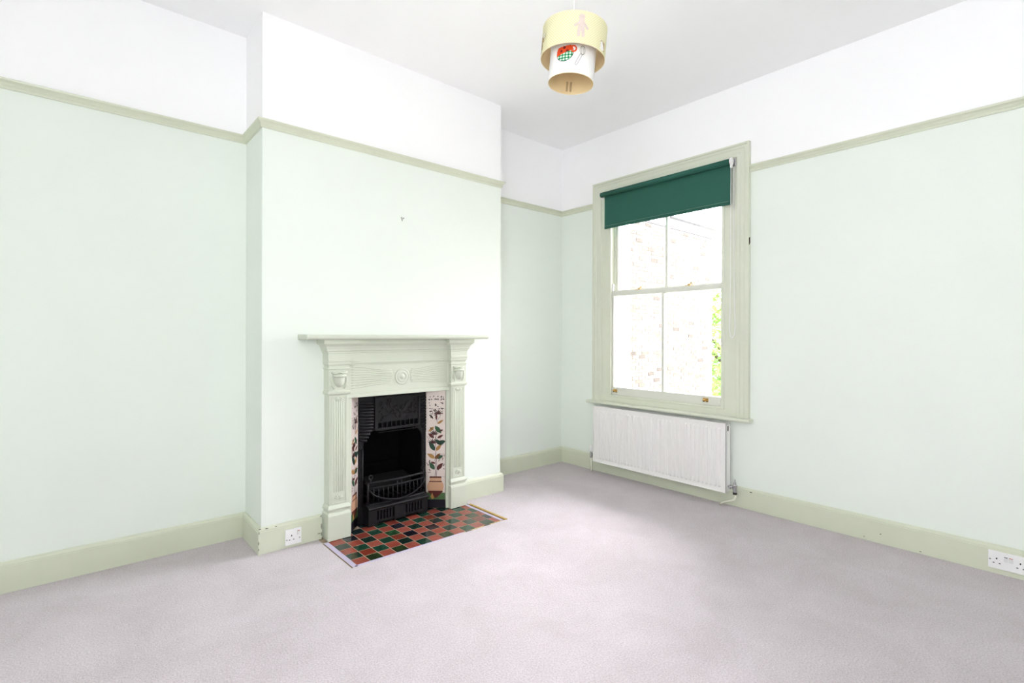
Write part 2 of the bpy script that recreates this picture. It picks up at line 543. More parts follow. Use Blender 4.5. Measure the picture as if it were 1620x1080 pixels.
# ------------------------------------------------------------------ roller blind
B = tag(empty('roller_blind', (-.055, -1.07, 2.39)), 'dark green roller blind pulled part way down the window', 'blind')
BLIND = bpy.data.materials.new('dark_green_blind_fabric')
BLIND.use_nodes = True
nt = BLIND.node_tree
b = nt.nodes['Principled BSDF']
b.inputs['Roughness'].default_value = .75
b.inputs['Specular IOR Level'].default_value = .2
tl = nt.nodes.new('ShaderNodeBsdfTranslucent'); ms = nt.nodes.new('ShaderNodeMixShader')
wv = nt.nodes.new('ShaderNodeTexWave'); wv.inputs['Scale'].default_value = 400
rp = nt.nodes.new('ShaderNodeValToRGB')
rp.color_ramp.elements[0].color = (.026, .100, .074, 1); rp.color_ramp.elements[1].color = (.033, .122, .092, 1)
tc = nt.nodes.new('ShaderNodeTexCoord')
nt.links.new(tc.outputs['Object'], wv.inputs['Vector']); nt.links.new(wv.outputs['Fac'], rp.inputs[0])
nt.links.new(rp.outputs[0], b.inputs['Base Color'])
tl.inputs[0].default_value = (.03, .16, .11, 1)
ms.inputs[0].default_value = .10
nt.links.new(b.outputs[0], ms.inputs[1]); nt.links.new(tl.outputs[0], ms.inputs[2])
nt.links.new(ms.outputs[0], nt.nodes['Material Output'].inputs[0])
by0, by1, bz, bx, rr_ = -1.641, -.512, 2.391, -.058, .0205
MB().lathe((bx, by0, bz), [(rr_, 0), (rr_, by1 - by0)], (0, 1, 0), 28).build('roller', BLIND, B, smooth=True)
fx = bx + rr_ - .0008
mb = MB()
NZ = 8
zs = [bz - (bz - 2.108) * k / NZ for k in range(NZ + 1)]
mb.box(fx - .0005, fx + .0005, by0 + .001, by1 - .022, 2.108, bz)
mb.build('fabric', BLIND, B)
MB().box(fx - .0035, fx + .0035, by0 + .001, by1 - .022, 2.098, 2.122).build('bottom_bar', BLIND, B, bevel=.003)
st = MB()
for k in range(90):
    y = by0 + .02 + k * .012
    if y < by1 - .04:
        st.box(fx - .0042, fx - .0032, y, y + .007, 2.1225, 2.1238)
st.build('stitching', mat('pale_thread', (.35, .45, .40), .8), B)
BR = mat('bracket_white', (.75, .74, .72), .35)
MB().box(bx - .020, -.010, by1, by1 + .004, bz - .022, bz + .022).box(-.030, -.0265, by1, by1 + .02, bz - .03, bz + .022).build('bracket', BR, B, bevel=.002)
MB().box(bx - .022, -.010, by0 - .006, by0 - .002, bz - .024, bz + .026).box(-.030, -.0265, by0 - .026, by0 - .004, bz - .03, bz + .026).build('bracket', STEEL, B, bevel=.002)
MB().lathe((bx, by0 - .014, bz), [(.024, 0), (.026, .002), (.026, .011), (.022, .013)], (0, 1, 0), 20).box(bx - .012, bx + .010, by0 - .013, by0 - .003, bz - .045, bz).build('chain_drive', PLASTIC, B, bevel=.001)
chn = [(bx - .012, by0 - .010, bz - .04), (bx - .014, by0 - .010, 1.7), (bx - .015, by0 - .008, 1.35), (bx - .012, by0 - .004, 1.22), (bx - .008, by0 - .010, 1.176), (bx - .004, by0 - .020, 1.171),
       (bx + .004, by0 - .030, 1.19), (bx + .010, by0 - .034, 1.26), (bx + .012, by0 - .026, 1.40), (bx + .012, by0 - .020, 1.8), (bx + .010, by0 - .020, bz - .04)]
MB().tube(chn, .0024, 6).build('chain', PLASTIC, B, smooth=True)

# ------------------------------------------------------------------ radiator
R = tag(empty('radiator', (-.06, -1.045, .10)), 'white ribbed panel radiator below the window', 'radiator')
ry0, ry1, rz0, rz1, rf = -1.632, -.462, .098, .578, -.100
mb = MB()
NR = 35
pitch = (ry1 - ry0 - .06) / NR
cols_ = [(ry0 + .004, 0), (ry0 + .028, 0)]
for k in range(NR):
    y = ry0 + .03 + pitch * k
    cols_ += [(y + pitch * .22, 0), (y + pitch * .34, .0085), (y + pitch * .66, .0085), (y + pitch * .78, 0)]
cols_ += [(ry1 - .028, 0), (ry1 - .004, 0)]
zz = [(rz0 + .004, 0), (rz0 + .030, 0), (rz0 + .042, 1), (rz1 - .046, 1), (rz1 - .034, 0), (rz1 - .006, 0)]
vs = [(rf + .009 - d * s, y, z) for (y, d) in cols_ for (z, s) in zz]
nz = len(zz)
fs = [(i * nz + j, i * nz + j + 1, (i + 1) * nz + j + 1, (i + 1) * nz + j) for i in range(len(cols_) - 1) for j in range(nz - 1)]
mb.add(vs, fs)
mb.box(rf + .0092, rf + .0115, ry0 + .003, ry1 - .003, rz0 + .003, rz1 - .005)
mb.build('front_panel', RADW, R)
MB().box(rf, rf + .012, ry0, ry0 + .006, rz0, rz1).box(rf, rf + .012, ry1 - .006, ry1, rz0, rz1).box(rf, rf + .012, ry0, ry1, rz0, rz0 + .006).build('panel_rim', RADW, R, bevel=.002)
MB().box(-.040, -.030, ry0 + .02, ry1 - .02, rz0 + .01, rz1 - .015).build('rear_panel', RADW, R)
mb = MB().box(rf, rf + .010, ry0, ry1, rz1 - .010, rz1).box(-.034, -.026, ry0, ry1, rz1 - .010, rz1)
y = ry0
while y < ry1:
    mb.box(rf + .008, -.030, y, y + .008, rz1 - .006, rz1 - .001)
    y += .024
mb.build('top_grille', RADW, R)
for (a, b_) in ((ry0, ry0 + .003), (ry1 - .003, ry1)):
    MB().box(rf + .002, -.026, a, b_, rz0 + .004, rz1 - .002).build('side_panel', RADW, R, bevel=.001)
MB().box(rf + .030, rf + .044, ry0 - .0008, ry0 + .001, rz1 - .055, rz1 - .020).build('air_vent', DARK, R)
for y in (ry0 + .2, ry1 - .2):
    MB().box(-.030, -.001, y - .02, y + .02, rz0 + .1, rz1 - .08).build('wall_bracket', RADW, R)
PIPE = mat('painted_pipe', (.74, .74, .62), .4)
# lockshield valve and bent pipe on the right end
vy = ry0 - .048
mb = MB().tube([(-.060, ry0 - .001, .140), (-.060, vy, .140)], .009, 10).lathe((-.060, ry0 - .012, .140), [(.015, 0), (.015, .008)], (0, -1, 0), 6)
mb.lathe((-.060, vy + .008, .140), [(.014, -.012), (.014, .012)], (0, 1, 0), 6)
mb.lathe((-.060, vy, .106), [(.012, 0), (.014, .01), (.013, .03), (.016, .04), (.016, .05), (.010, .056), (.009, .07), (.004, .074), (.004, .09)], (0, 0, 1), 12)
mb.build('lockshield_valve', STEEL, R)
MB().lathe((-.060, vy, .094), [(.015, 0), (.015, .014)], (0, 0, 1), 6).build('compression_nut', mat('dark_nut', (.06, .06, .055), .4, metal=.6), R)
MB().tube([(-.060, vy, .100), (-.060, vy - .004, .078), (-.060, vy + .006, .058), (-.062, vy + .03, .046), (-.064, vy + .06, .034), (-.066, vy + .085, .020), (-.068, vy + .100, .004)], .0075, 10).build('feed_pipe', PIPE, R, smooth=True)
# thermostatic valve on the left end
vy = ry1 + .042
mb = MB().tube([(-.070, ry1 + .001, .150), (-.070, vy, .150)], .008, 10)
mb.lathe((-.070, vy, .118), [(.010, 0), (.012, .01), (.011, .05), (.012, .052)], (0, 0, 1), 10)
mb.build('valve_body', STEEL, R)
MB().lathe((-.070, vy, .172), [(.011, 0), (.013, .006), (.013, .045), (.010, .055), (0, .056)], (0, 0, 1), 14).build('valve_head', PLASTIC, R, smooth=True)
MB().tube([(-.070, vy, .120), (-.070, vy, .003)], .0075, 10).build('feed_pipe', PIPE, R, smooth=True)

# ------------------------------------------------------------------ sockets
def pin_hole(mb, x, z, w_, h_, f):
    mb.add([f(x - w_ / 2, z - h_ / 2, 0), f(x + w_ / 2, z - h_ / 2, 0), f(x + w_ / 2, z + h_ / 2, 0), f(x - w_ / 2, z + h_ / 2, 0)], [(0, 1, 2, 3)])


def socket(name, label, base, ax, gangs):
    """British wall socket. ax: unit vector to the viewer's right, base: centre on the board."""
    ax = Vector(ax); nrm = Vector((ax.y, -ax.x, 0))
    base = Vector(base)
    f = lambda u, z, d: base + ax * u + UP * z + nrm * d
    t = tag(empty(name, base), label, 'socket')
    wd = .0865 if gangs == 1 else .147
    h = .0865

    def bx(mb, u0, u1, z0, z1, d0, d1):
        v = [f(u, z, d) for d in (d0, d1) for z in (z0, z1) for u in (u0, u1)]
        return mb.add(v, [(0, 1, 3, 2), (4, 6, 7, 5), (0, 4, 5, 1), (2, 3, 7, 6), (0, 2, 6, 4), (1, 5, 7, 3)])
    bx(MB(), -wd / 2, wd / 2, -h / 2, h / 2, 0, .009).build('face_plate', PLASTIC, t, bevel=.002)
    cs = [-.010] if gangs == 1 else [-.042, .042]
    for c in cs:
        mb = MB()
        bx(mb, c - .0025, c + .0025, .004, .012, .0088, .0095)
        bx(mb, c - .0145, c - .0075, -.0165, -.0125, .0088, .0095)
        bx(mb, c + .0075, c + .0145, -.0165, -.0125, .0088, .0095)
        mb.build('pin_holes', DARK, t)
    RED = mat('red_marking', (.55, .08, .06), .5)
    for k, c in enumerate([.026] if gangs == 1 else [-.009, .009]):
        zc = .018 if gangs == 1 else .012
        r = bx(MB(), c - .0075, c + .0075, zc - .012, zc + .014, .0085, .0125).build('rocker_switch', mat('rocker_plastic', (.70, .69, .70), .35), t, bevel=.001)
        bx(MB(), c - .006, c + .006, zc + .0095, zc + .0125, .0124, .0130).build('on_mark', RED if k or gangs == 1 else DARK, r)
    scr = [(-.036, -.012), (.033, -.012)] if gangs == 1 else [(-.066, 0), (.066, 0)]
    for (u, z) in scr:
        MB().lathe(f(u, z, .0088), [(.0035, 0), (.0035, .0008), (0, .001)], nrm, 10).build('screw', mat('screw_metal', (.25, .24, .22), .4, metal=.8), t)
    return t


socket('single_socket', 'white single wall socket on the skirting left of the fireplace', (-2.558, -D - .0195, .058), (1, 0, 0), 1)
socket('double_socket', 'white double wall socket on the skirting at the right edge', (-.0195, -3.022, .070), (0, -1, 0), 2)

# ------------------------------------------------------------------ fireplace surround
F = tag(empty('fireplace_surround', (FX, -D, 0)), 'sage painted fireplace surround with mantel shelf and fluted pilasters', 'fireplace')
yw = -D + .001
sh = [(yw, 1.156), (-.466, 1.156), (-.474, 1.159), (-.480, 1.166), (-.480, 1.176), (-.474, 1.183), (-.466, 1.185), (yw, 1.185)]
MB().prism([(FX - .633, y, z) for y, z in sh], (1.266, 0, 0)).build('mantel_shelf', SURR, F, bevel=.004)
YP, YF = -.402, -.372                                # pilaster face, frieze face
SHW = .0575                                          # half width of pilaster shaft


def cornice(x0, x1, y0, ends):
    """Bed mould flaring out under the shelf."""
    pr = [(0, 1.074), (.004, 1.076), (.004, 1.084), (.010, 1.090), (.012, 1.100), (.020, 1.116), (.032, 1.128), (.036, 1.132), (.036, 1.156)]
    mb = MB(); n = len(pr); vs = []
    for (p, z) in pr:
        e0 = p if ends & 1 else 0
        e1 = p if ends & 2 else 0
        vs += [(x0 - e0, y0 - p, z), (x1 + e1, y0 - p, z), (x0 - e0, yw, z), (x1 + e1, yw, z)]
    fs = []
    for i in range(n - 1):
        a, b_ = i * 4, i * 4 + 4
        fs += [(a, a + 1, b_ + 1, b_), (a + 1, a + 3, b_ + 3, b_ + 1), (a, b_, b_ + 2, a + 2), (a + 2, b_ + 2, b_ + 3, a + 3)]
    fs += [(0, 2, 3, 1), ((n - 1) * 4, (n - 1) * 4 + 1, (n - 1) * 4 + 3, (n - 1) * 4 + 2)]
    return mb.add(vs, fs)


cornice(FX - .365, FX + .365, YF, 0).build('cornice', SURR, F)
# frieze board and its carving
MB().box(FX - .368, FX + .368, yw, YF, .806, 1.075).build('frieze', SURR, F)
MB().box(FX - .366, FX + .366, YF - .006, YF, 1.012, 1.022).box(FX - .366, FX + .366, YF - .006, YF, 1.002, 1.006).build('frieze_moulding', SURR, F, bevel=.002)
mb = MB()
for sx in (-1, 1):
    for k in range(9):
        z0 = .862 + k * .0155
        pts = []
        for j in range(15):
            u = j / 14
            x = FX + sx * (.335 - u * (.335 - .052 - abs(k - 4) * .004))
            dz = (1 - math.cos(u * PI)) * .004 * (4 - k) * .6 + .004 * math.sin(u * 3.2 + k * .2)
            pts.append((x, YF - .0005, z0 + dz))
        mb.tube(pts, [.0022 + .0014 * math.sin(PI * j / 14) for j in range(15)], 6)
mb.build('frieze_carving', SURR, F, smooth=True)
MB().lathe((FX + .005, YF + .001, .917), [(.052, 0), (.052, .004), (.047, .007), (.042, .003), (.036, .003), (.032, .008), (.027, .008), (.023, .003), (.016, .004), (.010, .011), (0, .013)], (0, -1, 0), 40).build('roundel', SURR, F, smooth=True)
MB().box(FX - .366, FX + .366, YF - .007, YF, .806, .830).build('lintel_edge', SURR, F, bevel=.004)
MB().box(FX - .362, FX - .350, YF - .008, YF, .84, 1.0).build('panel_edge', SURR, F, bevel=.003)
MB().box(FX + .350, FX + .362, YF - .008, YF, .84, 1.0).build('panel_edge', SURR, F, bevel=.003)
for sx in (-1, 1):
    cx = FX + sx * .4225
    # inner frame strip
    a, b_ = sorted((FX + sx * .337, FX + sx * .368))
    MB().box(a, b_, -.374, -.382, 0, .806).build('inner_frame', SURR, F, bevel=.003)
    MB().box(cx - SHW, cx + SHW, yw, YP, .19, .835).build('pilaster', SURR, F, bevel=.003)
    # raised border around the fluted panel
    MB().box(cx - .046, cx - .041, YP - .003, YP, .205, .825).box(cx + .041, cx + .046, YP - .003, YP, .205, .825) \
        .box(cx - .046, cx + .046, YP - .003, YP, .205, .210).box(cx - .046, cx + .046, YP - .003, YP, .820, .825).build('panel_border', SURR, F, bevel=.001)
    first = None
    for k in range(5):
        x = cx - .026 + k * .013
        if first is None:
            first = MB().lathe((x, YP + .0005, .268), [(0, 0), (.0045, .006), (.0045, .525), (0, .532)], (0, 0, 1), 8).build('flute', SURR, F, smooth=True)
        else:
            o = first.copy(); C.objects.link(o); o.parent = F; o.location.x = k * .013
    # rosettes at the ends of the flutes
    for z in (.238, .812):
        mb = MB()
        for q in range(5):
            a = PI * q / 4
            dx, dz = math.cos(a) * .026, math.sin(a) * .020 * (1 if z < .5 else -1)
            mb.tube([(cx, YP, z - .012 * (1 if z < .5 else -1)), (cx + dx * .6, YP - .003, z + dz * .5), (cx + dx, YP, z + dz)], [.002, .005, .002], 6)
        mb.build('rosette', SURR, F, smooth=True)
    # capital block
    cap = [(0, .833), (.006, .836), (.012, .844), (.012, .852), (.004, .858), (.004, .980), (.008, .984), (.008, .990), (.002, .994), (.002, 1.006), (.008, 1.010),
           (.010, 1.024), (.014, 1.030), (.014, 1.040), (.010, 1.046), (.010, 1.075)]
    mb = MB(); n = len(cap); vs = []
    for (p, z) in cap:
        e = min(p, .010)
        vs += [(cx - SHW - e, YP - p, z), (cx + SHW + e, YP - p, z), (cx - SHW - e, yw, z), (cx + SHW + e, yw, z)]
    fs = []
    for i in range(n - 1):
        a, b_ = i * 4, i * 4 + 4
        fs += [(a, a + 1, b_ + 1, b_), (a + 1, a + 3, b_ + 3, b_ + 1), (a, b_, b_ + 2, a + 2)]
    fs += [(0, 2, 3, 1), ((n - 1) * 4, (n - 1) * 4 + 1, (n - 1) * 4 + 3, (n - 1) * 4 + 2)]
    mb.add(vs, fs).build('capital', SURR, F)
    cornice(cx - SHW - .010, cx + SHW + .010, YP - .010, 3).build('cornice_break', SURR, F)
    # urn ornament: bowl, lip, garlands
    mb = MB().lathe((cx, YP + .002, .878), [(.006, 0), (.020, .008), (.030, .028), (.034, .052), (.034, .060)], (0, 0, 1), 16)
    mb.lathe((cx, YP - .0, .938), [(.040, 0), (.043, .006), (.040, .012), (.030, .016)], (0, 0, 1), 16)
    mb.tube([(cx - .048, YP - .006, .965), (cx - .02, YP - .009, .958), (cx, YP - .012, .966), (cx + .02, YP - .009, .958), (cx + .048, YP - .006, .965)], .0055, 8)
    urn = mb.build('urn_ornament', SURR, F, smooth=True)
    for s2 in (-1, 1):
        mb = MB().tube([(cx + s2 * .046, YP - .004, .936), (cx + s2 * .044, YP - .008, .910), (cx + s2 * .038, YP - .008, .885), (cx + s2 * .028, YP - .004, .868)], [.004, .006, .006, .003], 8)
        mb.lathe((cx + s2 * .045, YP - .002, .890), [(.007, 0), (.005, .006), (0, .008)], (0, -1, 0), 8)
        mb.build('garland', SURR, F, smooth=True)
    # plinth with moulded top
    pl = [(.016, 0), (.016, .140), (.012, .150), (.004, .156), (.004, .166), (.012, .172), (.014, .180), (.006, .192), (.001, .198)]
    mb = MB(); n = len(pl); vs = []
    for (p, z) in pl:
        e = min(p, .0095)
        vs += [(cx - SHW - e, YP - p, z), (cx + SHW + e, YP - p, z), (cx - SHW - e, yw, z), (cx + SHW + e, yw, z)]
    fs = []
    for i in range(n - 1):
        a, b_ = i * 4, i * 4 + 4
        fs += [(a, a + 1, b_ + 1, b_), (a + 1, a + 3, b_ + 3, b_ + 1), (a, b_, b_ + 2, a + 2)]
    fs += [(0, 2, 3, 1), ((n - 1) * 4, (n - 1) * 4 + 1, (n - 1) * 4 + 3, (n - 1) * 4 + 2)]
    mb.add(vs, fs).build('plinth', SURR, F)

# ------------------------------------------------------------------ cast iron grate insert
G = tag(empty('fire_grate', (FX, -.285, 0)), 'black cast iron fire insert with hood, barred basket and slotted base', 'fire grate')
YI = -.282
gx0, gx1 = FX - .252, FX + .236
gc = (gx0 + gx1) / 2
ox0, ox1 = FX - .215, FX + .205
arcn = 8
top = [(gx0, .46), (gx0, .806), (gx1, .806), (gx1, .46), (ox1, .46)]
for k in range(arcn + 1):
    a = PI / 2 * k / arcn
    top.append((ox1 - .085 + .085 * math.cos(a), .488 + .085 * math.sin(a)))
for k in range(arcn + 1):
    a = PI / 2 + PI / 2 * k / arcn
    top.append((ox0 + .085 + .085 * math.cos(a), .488 + .085 * math.sin(a)))
top.append((ox0, .46))
MB().prism([(x, YI, z) for x, z in top], (0, .018, 0)).build('arched_frame', IRON, G, bevel=.003)
MB().box(gx0, ox0, YI, YI + .018, 0, .46).build('side_jamb', IRON, G, bevel=.003)
MB().box(ox1, gx1, YI, YI + .018, 0, .46).build('side_jamb', IRON, G, bevel=.003)
for x in (ox0 - .008, ox1 + .008):
    MB().tube([(x, YI - .002, .10), (x, YI - .002, .47)], .006, 8).build('jamb_bead', IRON, G, smooth=True)
# hood plate with relief and slots
hx0, hx1 = FX - .135, FX + .172
hc = (hx0 + hx1) / 2
MB().box(hx0, hx1, YI - .012, YI, .622, .778).build('hood_panel', IRON, G)
MB().box(hx0 - .012, hx0 + .004, YI - .020, YI, .575, .790).box(hx1 - .004, hx1 + .012, YI - .020, YI, .575, .790) \
    .box(hx0, hx1, YI - .020, YI, .774, .790).box(hx0, hx1, YI - .022, YI, .572, .590).build('hood_frame', IRON, G, bevel=.003)
nsl = 9
for k in range(nsl + 1):
    x = hx0 + .004 + (hx1 - hx0 - .012) * k / nsl
    MB().box(x, x + .006, YI - .018, YI - .002, .588, .624).build('slot_bar', IRON, G)
MB().box(hx0 + .006, hx1 - .006, YI - .002, YI - .0012, .589, .622).build('slot_backing', SOOT, G)
mb = MB()
rnd = random.Random(3)
for k in range(34):
    ang = rnd.uniform(0, 2 * PI)
    x = rnd.uniform(hx0 + .02, hx1 - .02); z = rnd.uniform(.640, .762)
    ln = rnd.uniform(.014, .028)
    mid = Vector((x, YI - .017, z)); d = Vector((math.cos(ang), 0, math.sin(ang))) * ln * .5
    mb.tube([mid - d, mid - d * .4, mid + d * .4, mid + d], [.001, .006, .006, .001], 6)
for s2 in (-1, 1):
    for q in range(3):
        pts = [(hc + s2 * (.01 + u * (.05 + q * .03)), YI - .014, .645 + u * (.10 - q * .03) + .012 * math.sin(u * 6)) for u in [j / 8 for j in range(9)]]
        mb.tube(pts, .0032, 6)
mb.build('floral_relief', IRON, G, smooth=True)
# ribbed shoulders
for s2 in (-1, 1):
    xa, xb2 = (gx0 + .010, hx0 - .018) if s2 < 0 else (hx1 + .018, gx1 - .006)
    for k in range(13):
        z = .520 + k * .0195
        xin = xb2 if z > .60 else (xb2 - (0.60 - z) * .55 * (1 if s2 < 0 else 0))
        xl_, xr_ = (xa, xin) if s2 < 0 else (xa + max(0, .60 - z) * .4, xb2)
        if xr_ - xl_ < .01:
            continue
        MB().tube([(xl_, YI + .002, z + .008 * (s2 < 0)), ((xl_ + xr_) / 2, YI - .006, z), (xr_, YI - .010, z - .002 + .008 * (s2 > 0))], .0075, 6).build('shoulder_rib', IRON, G, smooth=True)
# firebox
fy = -.050
MB().box(ox0 + .05, ox1 - .05, fy - .008, fy, .0, .62).build('firebox_back', SOOT, G)
mb = MB()
mb.prism([(gx0 + .004, YI + .018, 0), (ox0 - .004, YI + .018, 0), (ox0 + .055, fy, 0), (ox0 + .045, fy, 0)], (0, 0, .62))
mb.build('firebox_cheek', SOOT, G)
MB().prism([(gx1 - .004, YI + .018, 0), (ox1 + .004, YI + .018, 0), (ox1 - .055, fy, 0), (ox1 - .045, fy, 0)], (0, 0, .62)).build('firebox_cheek', SOOT, G)
MB().box(gx0, gx1, YI + .018, fy, .60, .62).build('firebox_throat', SOOT, G)
MB().prism([(ox0 + .05, -.058, .325), (ox0 + .05, -.058, .30), (ox0 + .05, -.085, .30), (ox0 + .05, -.080, .312)], (ox1 - ox0 - .1, 0, 0)).build('fireback_ledge', SOOT, G)
# fire bed: bottom bars and a bar of refuse
for k in range(11):
    x = ox0 + .02 + k * .038
    MB().box(x, x + .016, -.34, -.07, .150, .162).build('bottom_bar', SOOT, G)
MB().prism([(ox0 + .05, -.09, .17), (ox0 + .05, -.25, .17), (ox0 + .05, -.235, .225), (ox0 + .05, -.12, .250)], (ox1 - ox0 - .1, 0, 0)).build('fire_brick', mat('charred_brick', (.005, .005, .005), .85, .2, bump=.6, bscale=60, var=.4, vscale=30), G, bevel=.012)


def bow(z, depth, x0, x1, n=13, y0=-.335):
    return [(x0 + (x1 - x0) * j / (n - 1), y0 - depth * math.sin(PI * j / (n - 1)), z) for j in range(n)]


bx0, bx1 = FX - .205, FX + .195
MB().tube(bow(.262, .022, bx0, bx1), .0075, 8).build('basket_rail', IRON, G, smooth=True)
MB().tube(bow(.228, .022, bx0, bx1), .005, 8).build('basket_rail', IRON, G, smooth=True)
MB().tube(bow(.128, .022, bx0, bx1), .006, 8).build('basket_rail', IRON, G, smooth=True)
for k in range(1, 13):
    j = k / 13
    x = bx0 + (bx1 - bx0) * j
    y = -.335 - .022 * math.sin(PI * j)
    MB().tube([(x, y, .128), (x, y - .004, .18), (x, y, .228 + (.034 if k in (6, 7) else 0))], .0032, 6).build('basket_bar', IRON, G, smooth=True)
pts = [(bx0 + (bx1 - bx0) * j / 16, -.345 - .022 * math.sin(PI * j / 16), .222 - .085 * math.sin(PI * j / 16) ** .6) for j in range(17)]
MB().tube(pts, .0048, 6).build('basket_swag', IRON, G, smooth=True)
for x in (bx0 + .012, bx1 - .012):
    mb = MB().tube([(x, -.336 + 0, .262), (x, -.336, .285)], .005, 8)
    mb.tube([(x + .013 * math.cos(a), -.338, .297 + .013 * math.sin(a)) for a in [2 * PI * q / 14 for q in range(15)]], .0038, 6)
    mb.build('basket_ring', IRON, G, smooth=True)
for x in (bx0 - .004, bx1 + .004):
    MB().tube([(x, -.335, .105), (x, -.335, .262)], .007, 8).tube([(x, -.335, .255), (x, YI, .255)], .006, 8).build('basket_post', IRON, G, smooth=True)
# slotted base
zx0, zx1 = FX - .222, FX + .208
led = [(YI, .128), (YI, .100), (-.352, .096), (-.372, .100), (-.376, .108), (-.372, .114), (-.360, .118), (-.340, .128)]
MB().prism([(zx0, y, z) for y, z in led], (zx1 - zx0, 0, 0)).build('base_ledge', IRON, G, bevel=.002)
mb = MB()
yb_ = -.362
mb.box(zx0 + .008, zx1 - .008, yb_ + .012, yb_ + .020, .004, .098)
G2 = mb.build('base_backing', SOOT, G)
mb = MB()
slots = []
for c in (FX - .105, FX + .095):
    for q in range(6):
        slots.append(c - .055 + q * .0215)
edges = [zx0 + .004]
for x in slots:
    edges += [x, x + .010]
edges.append(zx1 - .004)
for i in range(0, len(edges), 2):
    mb.box(edges[i], edges[i + 1], yb_, yb_ + .012, .030, .088)
mb.box(zx0 + .004, zx1 - .004, yb_, yb_ + .012, .0875, .100)
mb.prism([(zx0 + .004, yb_, .0), (zx0 + .06, yb_, 0), (zx0 + .075, yb_, .016), (zx1 - .075, yb_, .016), (zx1 - .06, yb_, 0), (zx1 - .004, yb_, 0), (zx1 - .004, yb_, .0305), (zx0 + .004, yb_, .0305)], (0, .012, 0))
mb.build('slotted_front', IRON, G)
MB().box(FX - .045, FX + .035, yb_ - .006, yb_, .012, .096).build('front_boss', IRON, G, bevel=.004)
MB().box(zx0 + .004, zx0 + .012, yb_ + .012, YI, 0, .096).build('base_side', IRON, G)
MB().box(zx1 - .012, zx1 - .004, yb_ + .012, YI, 0, .096).build('base_side', IRON, G)
MB().box(ox0 + .1, ox1 - .03, YI - .004, YI + .002, .556, .560).tube([(ox1 - .07, YI - .006, .552), (ox1 - .07, YI - .006, .582)], .003, 6).build('damper_rod', IRON, G)

# ------------------------------------------------------------------ tiled cheeks of the fireplace
TILE_W = mat('cream_glazed_tile', (.66, .57, .53), .15, .5, var=.03, vscale=30, coat=.4)
TILE_K = mat('black_glazed_tile', (.008, .007, .012), .35, .25)
PAINT = [mat('print_green', (.035, .085, .045), .3), mat('print_teal', (.02, .05, .035), .3), mat('print_brown', (.20, .075, .025), .3),
         mat('print_maroon', (.085, .018, .015), .3), mat('print_ink', (.035, .025, .025), .3), mat('print_pot', (.52, .30, .19), .3),
         mat('print_ochre', (.36, .19, .06), .3), mat('print_grass', (.07, .13, .05), .3)]


